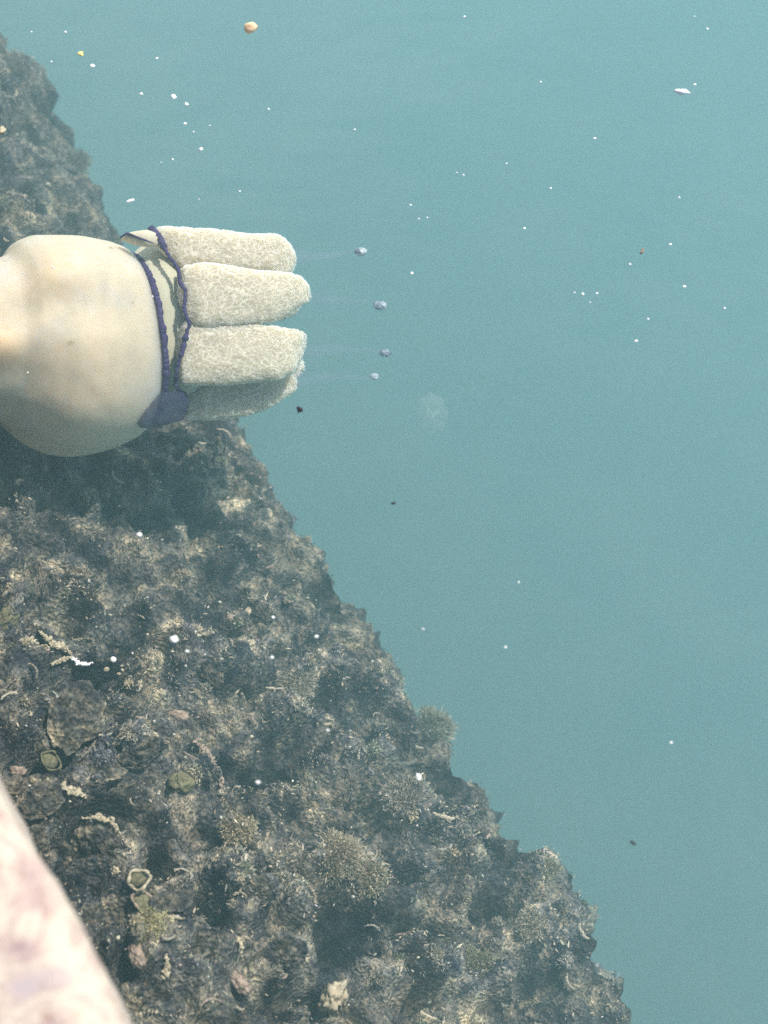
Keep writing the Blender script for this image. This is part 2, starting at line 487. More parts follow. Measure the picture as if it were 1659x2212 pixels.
def ledge():
    ss = np.concatenate([np.linspace(-5, S0, 40, endpoint=False), np.arange(S0, S1, .0038), np.linspace(S1, 12, 70)])
    qs = np.concatenate([np.linspace(0, 1, 230), 1 + np.linspace(.02, 1, 46) ** 1.5 * 1.0])
    V = np.zeros((len(ss), len(qs), 3), dtype=np.float32)
    G = np.zeros((len(ss), len(qs)), dtype=np.float32); TC = np.ones((len(ss), len(qs), 4), dtype=np.float32)
    for i, s in enumerate(ss):
        te = edge_t(s) - .020
        for j, q in enumerate(qs):
            if q <= 1:
                t_ = -.04 + (te + .04) * q
                z = ZQ + (ZE - ZQ) * (q ** 1.15)
                nrm = (.35, .94)
            else:
                k = q - 1
                t_ = te + .05 * math.sin(min(k * 12, 1.6)) - .25 * k
                z = ZE - 3.6 * k - .02 * (1 - math.exp(-k * 40))
                nrm = (.97, .25)
            fine_zone = S0 < s < S1
            h = (lumps(s, t_) if q <= 1.05 else .6 * lumps(s, z + 3.1)) if fine_zone else 0
            fh, fg = features(s, t_) if (fine_zone and q <= 1.02) else (0, 0)
            f1 = fbm((s * 4, t_ * 4, z * 4), 3); f2 = fbm((s * 16, t_ * 16, z * 16), 4, 3)
            fin = .007 * fbm((s * 70, t_ * 70, z * 70), 4, 6)
            cr = noise.voronoi(Vector((s * 13 + f2 * .5, t_ * 13, z * 9)))[0]
            crk = max(0, 1 - (cr[1] - cr[0]) * 4)
            fade = min(1.0, max(0.0, abs(q - 1) * 6 + .35)) if q > .9 else 1
            hol = max(0, -fg)
            rim = min(1.0, abs(q - 1.0) / .06) * .7 + .3
            crk *= rim; fin *= rim
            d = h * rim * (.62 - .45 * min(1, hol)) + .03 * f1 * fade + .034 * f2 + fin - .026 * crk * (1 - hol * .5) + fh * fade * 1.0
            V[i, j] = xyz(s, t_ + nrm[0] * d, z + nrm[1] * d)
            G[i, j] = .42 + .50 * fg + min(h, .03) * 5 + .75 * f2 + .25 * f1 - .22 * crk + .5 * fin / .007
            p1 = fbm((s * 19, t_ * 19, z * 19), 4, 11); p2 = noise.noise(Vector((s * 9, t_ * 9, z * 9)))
            k = max(.30, min(2.3, 1.0 + .85 * max(fg, -.4) + 1.2 * p1 + .35 * p2))  # shading put into the tint: hollows darker as in shade, mounds paler as lit
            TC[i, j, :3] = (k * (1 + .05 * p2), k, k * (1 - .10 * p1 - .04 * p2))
    F = grid_faces(len(ss), len(qs))[:, ::-1]
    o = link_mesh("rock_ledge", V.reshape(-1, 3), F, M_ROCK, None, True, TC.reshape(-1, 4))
    tag(o, kind='structure')
    return V, G, ss, qs, F
LG, GROW_SHADE, LSS, LQS, LF = ledge()
LV = LG.reshape(-1, 3)
dS = np.gradient(LG, axis=0); dQ = np.gradient(LG, axis=1)
LN = np.cross(dS, dQ); LN /= np.linalg.norm(LN, axis=2, keepdims=True) + 1e-9
LN *= np.where(LN[..., 2:3] < 0, -1, 1)
# smoothed normals give the fronds a common lean over each clump
LNs = LN.copy()
for _ in range(4):
    LNs[1:-1] = (LNs[:-2] + LNs[1:-1] + LNs[2:]) / 3; LNs[:, 1:-1] = (LNs[:, :-2] + LNs[:, 1:-1] + LNs[:, 2:]) / 3
LNs /= np.linalg.norm(LNs, axis=2, keepdims=True) + 1e-9
bvh = BVHTree.FromPolygons([tuple(v) for v in LV.tolist()], LF.tolist())

def hit(px, py):
    """the point of the ledge seen at a picture position, with its normal"""
    p, n_, i, d = bvh.ray_cast(Vector(cam.location), ray(px, py))
    if p is None: return None
    if n_.z < 0 and n_.dot(ray(px, py)) > 0: n_ = -n_
    return p, n_

def drop(x, y):
    p, n_, i, d = bvh.ray_cast(Vector((x, y, -.05)), Vector((0, 0, -1)))
    if p is None: return None
    return p, (n_ if n_.z > 0 else -n_)

# ------------------------------------------------------------------ algae
PAL = np.array([(.27, .25, .20), (.38, .34, .26), (.22, .205, .165), (.33, .31, .27), (.22, .235, .165), (.52, .46, .34), (.25, .235, .245), (.36, .32, .22), (.16, .165, .17), (.44, .37, .28)])
def fronds(base, up, length, width, col, jit=.6, droop=.15):
    """curved tapering fronds, one at each base point; returns verts, faces, colours"""
    K = len(base)
    d = up + rng.normal(size=(K, 3)) * jit
    d /= np.linalg.norm(d, axis=1, keepdims=True) + 1e-9
    side = np.cross(d, rng.normal(size=(K, 3))); side /= np.linalg.norm(side, axis=1, keepdims=True) + 1e-9
    L = np.asarray(length).reshape(-1, 1) * rng.uniform(.45, 1.2, (K, 1))
    bend = rng.normal(size=(K, 3)) * .5; bend[:, 2] -= droop
    W = width * rng.uniform(.5, 1.5, (K, 1))
    V = np.zeros((K, 5, 3), dtype=np.float32)
    for a, (q, wd) in enumerate(((0, .8), (.55, 1.1))):
        c = base + d * L * q + bend * L * q * q * .6
        V[:, a * 2] = c - side * W * wd * .5
        V[:, a * 2 + 1] = c + side * W * wd * .5
    V[:, 4] = base + d * L + bend * L * .6
    i0 = (np.arange(K) * 5)[:, None, None]
    F = (i0 + np.array([[0, 1, 3], [0, 3, 2], [2, 3, 4]])[None]).reshape(-1, 3)
    cc = np.ones((K, 5, 4), dtype=np.float32)
    cc[:, :, :3] = (np.asarray(col) * rng.uniform(.55, 1.4, (K, 1)))[:, None, :]
    return V.reshape(-1, 3), F, cc.reshape(-1, 4)

def pompom(c, n_, r_, count, col, width=.0016):
    """points over a soft half ball of fronds"""
    d = rng.normal(size=(count, 3)) * .75 + np.asarray(n_)
    d /= np.linalg.norm(d, axis=1, keepdims=True)
    base = np.asarray(c) + d * r_ * rng.uniform(.45, .92, (count, 1))
    return base, d, np.full(count, .0016 + r_ * .20), np.tile(np.asarray(col)[None], (count, 1))

i0_, i1_ = int(np.searchsorted(LSS, S0)), int(np.searchsorted(LSS, S1))
j1_ = 240
def algae_cover():
    sub_g = GROW_SHADE[i0_:i1_, :j1_]
    P = LG[i0_:i1_, :j1_].reshape(-1, 3); Nn = LNs[i0_:i1_, :j1_].reshape(-1, 3); g = sub_g.reshape(-1)
    prob = np.clip(g, .04, 1.0) ** 1.3; prob /= prob.sum()
    parts = []
    K = 70000
    idx = rng.choice(len(P), K, p=prob)
    # kind of growth changes from patch to patch
    kind = np.array([noise.noise(Vector(P[i].tolist()) * 17) for i in range(len(P))])
    kind2 = np.array([noise.noise(Vector(P[i].tolist()) * 55 + Vector((9, 0, 0))) for i in range(len(P))])
    pk = np.clip(((kind[idx] * .9 + kind2[idx] * .7 + rng.normal(size=K) * .12 + .5) * len(PAL)).astype(int), 0, len(PAL) - 1)
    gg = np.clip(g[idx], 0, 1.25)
    col = PAL[pk] * ((.30 + .80 * gg ** 1.5) * (1 + .5 * np.clip(kind2[idx], -.8, 1)))[:, None]  # shade of hollows and cracks goes into the frond colour too
    base = P[idx] + rng.normal(size=(K, 3)) * .0018
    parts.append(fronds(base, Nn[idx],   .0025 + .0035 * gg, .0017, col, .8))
    # fluffy clumps on the high, rich spots
    prob = np.clip(g - .45, .0, 1.2) ** 1.4; prob /= prob.sum()
    B, D, L, C = [], [], [], []
    for i in rng.choice(len(P), 330, p=prob):
        r_ = float(rng.choice((.005, .006, .008, .010, .015)))
        k_ = PAL[int(rng.integers(len(PAL)))] * float(rng.uniform(.7, 1.75))
        b, d, l_, c = pompom(P[i] - Nn[i] * r_ * .25, Nn[i], r_, int(60 + r_ * 9000), k_)
        B.append(b); D.append(d); L.append(l_); C.append(c)
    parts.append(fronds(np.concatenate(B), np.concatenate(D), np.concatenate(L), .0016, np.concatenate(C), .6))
    V = []; F = []; Cc = []; n_ = 0
    for a, b, c in parts:
        V.append(a); F.append(b + n_); Cc.append(c); n_ += len(a)
    o = link_mesh("algae_turf", np.concatenate(V), np.concatenate(F), M_ALGAE, None, False, np.concatenate(Cc))
    tag(o, "brown and olive algae turf carpeting the underwater ledge", "algae", kind='stuff')
algae_cover()

def crumbs():
    """broken shell crumbs and grit caught in the turf"""
    V, F, Cc = [], [], []
    P = LG[i0_:i1_, :j1_ - 12].reshape(-1, 3); Nn = LNs[i0_:i1_, :j1_ - 12].reshape(-1, 3); g = GROW_SHADE[i0_:i1_, :j1_ - 12].reshape(-1)
    prob = np.clip(g, .02, 1.0) ** 2; prob /= prob.sum()
    for i in rng.choice(len(P), 5200, p=prob):
        c = Vector(P[i].tolist()) + Vector(Nn[i].tolist()) * rnd.uniform(.003, .010)
        r_ = rnd.choice((.0010, .0013, .0016, .002, .0028)) * rnd.uniform(.8, 1.3)
        b = len(V)
        rot = Matrix.Rotation(rnd.uniform(0, 6.28), 3, Vector((rnd.gauss(0, 1), rnd.gauss(0, 1), rnd.gauss(0, 1))).normalized())
        for q in ((1, 0, 0), (-1, 0, 0), (0, .7, 0), (0, -.7, 0), (0, 0, .35), (0, 0, -.35)):
            V.append(c + rot @ (Vector(q) * r_ * rnd.uniform(.7, 1.2)))
        for f in ((0, 2, 4), (2, 1, 4), (1, 3, 4), (3, 0, 4), (2, 0, 5), (1, 2, 5), (3, 1, 5), (0, 3, 5)):
            F.append(tuple(b + k for k in f))
        k = rnd.choice(((.55, .50, .36), (.42, .36, .25), (.66, .64, .56), (.36, .27, .2), (.30, .30, .22)))
        m_ = rnd.uniform(.5, 1.1); k = [x * m_ for x in k]
        Cc += [k + [1]] * 6
    # curved lips of old oysters and tube worms, grown over and broken
    for i in rng.choice(len(P), 620, p=prob):
        c = Vector(P[i].tolist()); n_ = Vector(Nn[i].tolist())
        a = n_.cross(Vector((rnd.gauss(0, 1), rnd.gauss(0, 1), rnd.gauss(0, 1)))).normalized(); b_ = n_.cross(a)
        r_ = rnd.choice((.004, .006, .008, .011, .016)) * rnd.uniform(.7, 1.2); arc = rnd.uniform(.8, 3.2); th = r_ * rnd.uniform(.07, .16) + .0005
        m_ = max(6, int(arc * r_ * 900))
        pts = []
        for q in range(m_ + 1):
            g_ = arc * q / m_
            wv_ = noise.noise(Vector((q * .7, c.x * 90, c.y * 90)))
            pts.append(c + n_ * (.004 + .002 * wv_) + a * math.cos(g_) * r_ * (1 + .25 * wv_) + b_ * math.sin(g_) * r_ * .7)
        rr = [th * (.35 + .65 * math.sin(math.pi * (q + .5) / (m_ + 1))) * (1 + .5 * noise.noise(Vector((q * .9, r_ * 999, c.x * 50)))) for q in range(m_ + 1)]
        v_, f_ = tube(pts, rr, 5)
        b = len(V); V += v_; F += [tuple(b + k for k in f) for f in f_]
        k = rnd.choice(((.50, .44, .31), (.42, .38, .29), (.60, .55, .42), (.38, .30, .24), (.33, .33, .27)))
        m2 = rnd.uniform(.45, 1.1)
        Cc += [[x * m2 for x in k] + [1]] * len(v_)
    o = link_mesh("shell_grit", V, F, M_SHELLBITS, None, False, Cc)
    tag(o, "pale shell crumbs and grit caught in the ledge turf", "shell grit", kind='stuff')
crumbs()

def orient(n_, spin=0.0):
    q = n_.to_track_quat('Z', 'Y')
    return (q.to_matrix() @ Matrix.Rotation(spin, 3, 'Z')).to_euler()

def on_ledge(name, px, py, label, cat, group=None, lift=.006, spin=0.0, tilt=0.0):
    h = hit(px, py)
    if not h: print("no hit", label); return None
    p, n_ = h
    n_ = (n_ + Vector((0, -.2, .9))).normalized()
    e = empty(name, p + n_ * lift, label, cat, group)
    e.rotation_euler = (orient(n_, 0).to_matrix() @ Matrix.Rotation(spin, 3, 'Z') @ Matrix.Rotation(tilt, 3, 'X')).to_euler()
    return e
PX = .00066
M_OYSTER = M_ROCK
def oyster(px, py, rx, ry, label, spin=0.0, tilt=.12, lift=.004):
    e = on_ledge("oyster_shell", px, py, label, "oyster shell", lift=lift, spin=spin, tilt=tilt)
    if not e: return
    V, C = [], []
    nu, nv = 34, 90
    sd_ = px * .013 + py * .007
    for side in (1, -1):
        for i in range(nu):
            q = i / (nu - 1)
            for j in range(nv):
                a = 2 * math.pi * j / nv
                edge = 1 + .30 * fbm((math.cos(a) * 1.3, math.sin(a) * 1.3, sd_), 3) + .05 * noise.noise(Vector((math.cos(a) * 9, math.sin(a) * 9, sd_)))
                r_ = q * edge
                x, y = math.cos(a) * r_, math.sin(a) * r_
                lay = q * 6 + 1.2 * fbm((x * 1.5, y * 1.5, sd_ + 3), 2)
                step = (lay % 1.0) * .06
                z = (.30 * (1 - q * q) + step + .10 * fbm((x * 3, y * 3, sd_ + 7), 3)) * (1 if side > 0 else .15) - (0 if side > 0 else .05)
                if i == nu - 1: z = .02
                V.append((x * rx * PX, y * ry * PX, z * min(rx, ry) * PX))
                k = .9 + .8 * fbm((x * 4, y * 4, sd_ + 1), 3) + (1.3 * max(0, (q - .86) / .14) * max(0, .4 + noise.noise(Vector((math.cos(a) * 2, math.sin(a) * 2, sd_ + 5)))))
                k = max(.4, k)
                C.append((k * 1.04, k, k * .9, 1))
    F = grid_faces(nu, nv, True)
    F = np.concatenate([F, F[:, ::-1] + nu * nv])
    o = link_mesh("oyster_shell", V, F, M_OYSTER, None, True, C)
    o.location = e.location; o.rotation_euler = e.rotation_euler
    tag(o, e['label'], "oyster shell"); bpy.data.objects.remove(e)
oyster(163, 1545, 74, 58, "largest old oyster shell, a broad mossy disc below the bright broken shell", .2)
oyster(205, 1668, 52, 34, "oval oyster shell above the long slanting cream edge", .3, .2)
oyster(90, 1728, 46, 30, "dull rounded oyster shell wedged beside the upper end of the quay edge", .1, .1)
oyster(225, 1830, 58, 44, "dark oyster shell under the arched cream edge", -.2, .15)
oyster(300, 1622, 50, 36, "greenish oyster shell between the big mossy disc and the olive sponge", -.3)
oyster(375, 1950, 44, 34, "fan-shaped oyster shell right of the round cream-rimmed ring", .7, .2)
oyster(430, 2045, 46, 40, "oyster shell right of the upright cream edge, low on the ledge", 1.2)
oyster(545, 1925, 50, 34, "pitted oyster shell left of the small gaping clam", .2, .25)
oyster(610, 2065, 52, 40, "broad oyster shell below the gaping clam, low on the ledge", .5)
oyster(450, 1452, 44, 26, "small oyster shell under the crooked cream rim, upper ledge", -.4)
oyster(330, 2150, 54, 28, "flat oyster shell at the very bottom beside the quay", .3)
oyster(560, 1320, 44, 26, "oyster shell carrying the smooth cream knob, high on the ledge", .2, .1, .0)
oyster(70, 1820, 36, 30, "small oyster shell hard against the quay edge", .9)
oyster(200, 1990, 44, 26, "long oyster shell in the dark gap left of the yellowish tuft", 1.0)

# tufts one can tell apart
def tuft(px, py, r_px, col, label, fan=False, n=900, group=None):
    h = hit(px, py)
    if not h:
        for d in range(4, 80, 4):
            h = hit(px - d, py + d * .5)
            if h: break
    if not h: print("no hit", label); return
    p, n_ = h
    up = (n_ + Vector((0, 0, .6)) + (T * .9 if fan else Vector((0, 0, 0)))).normalized()
    r_ = r_px * .00072
    B, D, L, C = [], [], [], []
    for k_ in range(9):
        a = 2.4 * k_
        off = Vector((math.cos(a), math.sin(a), 0)) * r_ * .5 * math.sqrt(k_ / 9)
        rr_ = r_ * rnd.uniform(.38, .62) * (1.15 if fan else 1)
        m_ = rnd.uniform(.75, 1.25)
        b, d, l_, c = pompom(off, (up + off / r_ * .7).normalized(), rr_, n // 4, [x * m_ for x in col])
        B.append(b); D.append(d); L.append(l_ * (1.6 if fan else 1)); C.append(c)
    V, F, Cc = fronds(np.concatenate(B), np.concatenate(D), np.concatenate(L), .0013, np.concatenate(C), .3)
    o = link_mesh("algae_tuft", V, F, M_ALGAE, None, False, Cc)
    o.location = p
    return tag(o, label, "algae tuft", group)
tuft(950, 1570, 58, (.34, .34, .26), "pale green fan-shaped algae tuft standing out from the ledge rim above the dark notch", True, 2200)
tuft(172, 345, 50, (.30, .31, .25), "hazy greenish algae tuft on the ledge rim above the jellyfish", True, 1200)
tuft(720, 1850, 62, (.42, .37, .27), "large pale brown bushy tuft, the left of two side by side in mid ledge", False, 1700)
tuft(790, 1900, 58, (.40, .36, .26), "large pale brown bushy tuft, the right of two side by side in mid ledge", False, 1600)
tuft(325, 2005, 42, (.50, .46, .27), "bright yellowish algae tuft near the quay edge", False, 900)
tuft(1180, 1880, 30, (.44, .43, .31), "pale yellow-green tuft at the top of the last knob of the rim", False, 1000)
tuft(510, 1790, 44, (.46, .40, .27), "ochre tuft in the middle of the ledge below the round olive sponge", False, 1000)
tuft(1010, 2090, 60, (.32, .31, .21), "broad olive tuft by the bottom of the ledge", False, 1500)
tuft(870, 1720, 56, (.38, .35, .29), "greyish brown tuft under the white sliver on the ledge", False, 1300)
tuft(1150, 2000, 44, (.42, .39, .30), "round beige tuft inside the rim near the bottom right", False, 1000)
tuft(640, 1480, 50, (.40, .37, .29), "sparse beige tuft in the upper ledge below the cream knobs", False, 800)

# ------------------------------------------------------------------ shells and other growth on the ledge
def ridge(px_pts, label, r_px=7, m=M_CREAM, name="shell_edge", cat="shell"):
    pts = []
    for x, y in px_pts:
        h = hit(x, y)
        if h: pts.append(h[0] + Vector((0, -.001, .004)))
    if len(pts) < 2: print("no ridge", label); return
    fine = []
    for i in range(len(pts) - 1):
        for k in range(7):
            fine.append(pts[i].lerp(pts[i + 1], k / 7))
    # the ridge follows one shell lip: even out jumps in height
    zs = [p.z for p in fine]
    for _ in range(14):
        zs = [zs[0]] + [(zs[i - 1] + zs[i] * 2 + zs[i + 1]) / 4 for i in range(1, len(zs) - 1)] + [zs[-1]]
    org = fine[0].copy()
    V, F = [], []
    L_ = len(fine)
    for i, p in enumerate(fine):
        q = Vector((p.x, p.y, zs[i])) - org
        env = .45 + .55 * math.sin(math.pi * (i + .5) / L_)
        for k_ in range(3):
            r_ = r_px * .62 * PX * env * rnd.uniform(.35, .95)
            bv, bf = blob_verts(r_ * rnd.uniform(.8, 2.0), r_ * rnd.uniform(.7, 1.4), r_ * .7, 6, 8, .6, 1.8, i * .7 + k_)
            off = Vector((rnd.gauss(0, 1), rnd.gauss(0, 1), rnd.gauss(0, .5))) * r_px * .28 * PX * env
            rt = Matrix.Rotation(rnd.uniform(0, 3.14), 3, 'Z')
            b = len(V)
            V += [rt @ Vector(v) + q + off for v in bv]
            F += (bf + b).tolist()
    o = link_mesh(name, V, F, m)
    o.location = org
    return tag(o, label, cat)
ridge([(88, 1365), (108, 1385), (120, 1395), (150, 1405)], "cream torn shell edge at the upper left end of the bright broken shell", 8)
ridge([(112, 1393), (138, 1398), (158, 1418)], "pale yellow curved shell lip above the white sliver on the upper ledge", 9)
ridge([(112, 1435), (134, 1428), (155, 1420)], "short bright cream sliver below the curved shell lip", 7)
ridge([(155, 1420), (168, 1432), (185, 1438), (204, 1432)], "bluish white sliver in the middle of the broken shell", 6, M_WHITE)
ridge([(255, 1455), (285, 1465), (305, 1478), (300, 1495)], "crooked cream shell rim to the right of the broken shell", 7)
ridge([(108, 1685), (135, 1700), (165, 1712), (190, 1722)], "long cream shell edge slanting above the quay edge", 9)
ridge([(210, 1688), (232, 1680), (248, 1660)], "short cream shell edge to the right of the long slanting one", 7)
ridge([(180, 1768), (215, 1766), (243, 1778), (265, 1808)], "arched cream shell edge over a dark hollow beside the quay", 8)
ridge([(420, 1600), (445, 1625), (462, 1650), (478, 1690), (485, 1735)], "knobbly beige string of tube worms running down the ledge", 9, M_PINK, "worm_tube", "worm tubes")
ridge([(360, 2065), (363, 2095), (352, 2120)], "upright cream shell edge at the bottom of the ledge", 8)
ridge([(500, 2010), (522, 2040), (525, 2080)], "faint yellowish arched shell lip in the lower ledge", 6)
ridge([(270, 2195), (330, 2185), (400, 2200)], "thin pale shell line at the very bottom beside the quay", 5)
ridge([(300, 1330), (330, 1345)], "tiny pale sliver high on the shaded part of the ledge", 4)

def ring(px, py, r_px, ry, label, thick=3.2, m=M_CREAM, spin=0.0):
    e = on_ledge("ring_shell", px, py, label, "shell", lift=.012, spin=spin)
    if not e: return
    pts = [Vector((math.cos(a) * r_px * PX * (1 + .22 * noise.noise(Vector((a * 1.3, px, 0)))), math.sin(a) * r_px * PX * ry * (1 + .22 * noise.noise(Vector((a * 1.3, px, 9)))), .003 * math.sin(3 * a))) for a in np.linspace(0, 2 * math.pi * .97, 40)]
    V, F = tube(pts, [thick * PX * (1 + .35 * math.sin(i * .9)) for i in range(40)], 8)
    link_mesh("rim", V, F, m, e)
    V, Fb = blob_verts(r_px * PX * .8, r_px * PX * ry * .8, .004, seed=px)
    link_mesh("hollow", [(v[0], v[1], v[2] - .003) for v in V], Fb, M_OLIVE, e)
ring(101, 1642, 16, 1.4, "thin pale oval ring of a worn shell near the left edge", 2.2, M_OLIVE)
ring(295, 1893, 20, .9, "round cream-rimmed shell ring near the quay edge", 3.0)
ring(300, 1950, 17, 1.3, "dull oval shell ring just below the cream-rimmed one", 2.6, M_PINK)
ring(100, 1400, 9, .7, "small pale ring beside the broken shell high on the left", 2)

def clam(px, py, size, label, spin):
    e = on_ledge("open_clam", px, py, label, "clam", lift=.010, spin=spin)
    if not e: return
    for sgn in (1, -1):
        V = []
        nu, nv = 10, 14
        for i in range(nu):
            r_ = i / (nu - 1)
            for j in range(nv):
                a = math.pi * j / (nv - 1)
                x = math.cos(a) * r_ * size * PX; y = math.sin(a) * r_ * size * PX * .8
                z = (1 - r_ * r_) * size * PX * .25
                c, s_ = math.cos(.5 * sgn), math.sin(.5 * sgn)
                V.append((x, y * c * sgn, abs(y * s_) + z * .3 + .002 * sgn))
        link_mesh("valve", V, grid_faces(nu, nv), M_CREAM, e)
clam(640, 1895, 24, "small gaping cream clam in the middle of the lower ledge", .2)
clam(310, 1862, 16, "small pale open shell just above the cream-rimmed ring", 1.9)

def sponge(px, py, rx, ry, m, label, name="sponge", cat="sponge", amp=.35, lift=.002):
    e = on_ledge(name, px, py, label, cat, lift=lift)
    if not e: return
    V, F = blob_verts(rx * PX, ry * PX, min(rx, ry) * PX * .7, 22, 28, amp, 3.0, px * .01)
    o = link_mesh(name, V, F, m)
    o.location = e.location - Vector((0, 0, .004 if max(rx, ry) > 15 else .001)); o.rotation_euler = e.rotation_euler
    tag(o, label, cat); bpy.data.objects.remove(e)
sponge(392, 1690, 26, 22, M_OLIVE, "round olive sponge in a dark hollow of the ledge")
sponge(16, 1335, 22, 27, M_OLIVE, "rounded olive-brown sponge cut by the left edge, upper ledge")
sponge(540, 1325, 11, 9, M_CREAM, "small smooth cream knob high on the ledge", "round_shell", "shell", .2, .008)
sponge(565, 1300, 20, 8, M_PINK, "curled pinkish growth right above the small cream knob", "pink_crust", "crust", .3, .008)
sponge(500, 1338, 9, 8, M_PINK, "small beige knob left of the cream knob", "pink_crust", "crust", .3, .008)
sponge(38, 1662, 16, 12, M_PINK, "pinkish lump in the dark gap at the left edge", "pink_crust", "crust")
sponge(384, 1545, 24, 12, M_PINK, "salmon coloured crust below the broken shell", "pink_crust", "crust", .5, .008)
sponge(300, 2060, 24, 14, M_PINK, "pinkish crust left of the upright cream shell edge", "pink_crust", "crust", .5, .006)
sponge(520, 2120, 26, 13, M_PINK, "pinkish beige crust at the foot of the yellowish shell lip", "pink_crust", "crust", .5, .006)
sponge(725, 2150, 20, 30, M_CREAM, "lumpy cream shell cluster at the bottom of the ledge", "shell_cluster", "shell", .7, .010)
sponge(1175, 1868, 9, 6, M_CREAM, "tiny cream shell on the last knob of the rim", "round_shell", "shell", .3, .012)
sponge(243, 1425, 6, 6, M_WHITE, "tiny white knob at the right end of the broken shell", "round_shell", "shell", .3, .012)
sponge(226, 1440, 6, 5, M_CREAM, "tiny cream knob just left of the white one on the broken shell", "round_shell", "shell", .3, .012)
sponge(905, 1695, 6, 14, M_WHITE, "white sliver of shell standing among greyish tufts", "shell_sliver", "shell", .3, .014)

# ------------------------------------------------------------------ the barrel jellyfish
JS = .000625
J0 = (300, 710)
jd = ray(*J0)
JZ = -.36
jc = at(J0[0], J0[1], JZ)
jelly = empty("jellyfish", jc, "big milky barrel jellyfish with violet fringes and frilled arms, at the left edge", "jellyfish")
jelly.rotation_euler = cam.rotation_euler
JS = (jc - Vector(cam.location)).length * math.cos(jd.angle(ray(PW / 2, PH / 2))) / FPX
def J(x, y, w_): return Vector((x - J0[0], J0[1] - y, w_)) * JS

TH = R(32)
def bell():
    # matching points of the upper and lower outline, and the near-side radius of each ring
    rings = [(-215, 743, -215, 747, 4), (-210, 700, -210, 790, 48), (-185, 645, -185, 842, 108), (-135, 598, -135, 886, 162), (-65, 572, -65, 906, 196), (0, 567, 0, 908, 212), (20, 556, 20, 918, 206),
             (36, 528, 38, 938, 217), (66, 511, 72, 967, 226), (104, 508, 105, 983, 233), (140, 508, 145, 986, 232), (172, 508, 192, 981, 224), (212, 512, 238, 967, 206), (240, 522, 272, 947, 186), (254, 531, 294, 930, 170), (260, 540, 308, 914, 158)]
    A = np.array(rings, float)
    n1, n2 = 150, 220
    u = np.linspace(0, 1, len(A)); uu = np.linspace(0, 1, n1)
    A = np.stack([np.interp(uu, u, A[:, k]) for k in range(5)], axis=1)
    for _ in range(6): A[1:-1] = (A[:-2] + 2 * A[1:-1] + A[2:]) / 4
    V = np.zeros((n1, n2, 3)); C = np.ones((n1, n2, 4))
    for i in range(n1):
        xt, yt, xb, yb, rn = A[i]; q = uu[i]
        cx, cyy = (xt + xb) / 2, (yt + yb) / 2; hx, hy = (xt - xb) / 2, (yt - yb) / 2
        for j in range(n2):
            f = 2 * math.pi * j / n2
            cf, sf = math.cos(f), math.sin(f)
            lob = .028 * math.cos(8 * f + .6) * math.sin(math.pi * min(1, q * 1.05)) + .02 * math.sin(3 * f + q * 5)
            lob *= cf * cf
            rr = rn * (1 + lob)
            xp = cx + hx * sf + rr * cf * .47 * min(1, q * 2.2); yp = cyy + hy * sf * (1 + .004 * math.sin(q * 30))
            wv = rr * cf * math.cos(TH) - (cx - 100) * .42
            near = max(0, cf)
            g1 = math.exp(-(((xp - 172) / 60) ** 2 + ((yp - 590) / 66) ** 2) ** 1.5)
            g2 = math.exp(-(((xp - 36) / 58) ** 2 + ((yp - 772) / 42) ** 2) ** 1.5)
            g3 = math.exp(-(((xp - 5) / 60) ** 2 + ((yp - 665) / 50) ** 2))
            g4 = math.exp(-(((xp - 205) / 80) ** 2 + ((yp - 850) / 80) ** 2))
            wv += near * (26 * g1 + 20 * g2 + 12 * g3 + 9 * g4)
            wv -= near * 5 * math.exp(-((xp - 90) / 34) ** 2 - ((yp - 700) / 90) ** 2)
            wv -= near * 6 * math.exp(-((xp - 250) / 12) ** 2 - ((yp - 640) / 70) ** 2)
            wv += 4 * fbm((xp * .012, yp * .012, wv * .012), 3)
            V[i, j] = J(xp, yp, wv)
            base = np.array((.55, .475, .355)); warm = np.array((.70, .52, .34)); cool = np.array((.44, .445, .40))
            g = min(1, .55 * g1 + 1.0 * g2 + .35 * g3 + .30 * g4) * near
            c = base * (1 - g) + warm * g
            e_ = max(0, min(1, (q - .80) / .2)) * .5 * (1 - g)
            c = c * (1 - e_) + cool * e_
            # a few faint bluish smudges
            e_ = .35 * max(0, fbm((xp * .016, yp * .016, 3), 3, 5))
            C[i, j, :3] = c * (1 - e_) + np.array((.42, .46, .50)) * e_
    o = link_mesh("bell", V.reshape(-1, 3), grid_faces(n1, n2, True), M_BELL, jelly, True, C.reshape(-1, 4))
    # violet scalloped margin
    rim = V[-1]
    path = []; rr = []
    rc = Vector(rim.mean(axis=0).tolist())
    n = 900
    for k in range(n + 1):
        a = k / n * n2
        i0 = int(a) % n2; fr = a - int(a)
        p = Vector(rim[i0]).lerp(Vector(rim[(i0 + 1) % n2]), fr)
        f = 2 * math.pi * k / n
        sc_ = abs(math.sin(f * 31 + 5 * fbm((f * 4, 0, 0), 2))) * (.5 + .9 * abs(noise.noise(Vector((f * 7, 2, 0)))))
        big = .6 + .4 * math.cos(f) + .3 * noise.noise(Vector((f * 4, 1, 0)))
        path.append(p + Vector((3 + 3 * sc_ , 0, 11)) * JS)
        rr.append((6.0 + 2.2 * sc_ * max(.4, big) + 2.0 * noise.noise(Vector((f * 9, 5, 0)))) * JS)
    Vt, Ft = tube(path, rr, 8, False)
    link_mesh("margin_fringe", Vt, Ft, M_PURPLE, jelly)
bell()

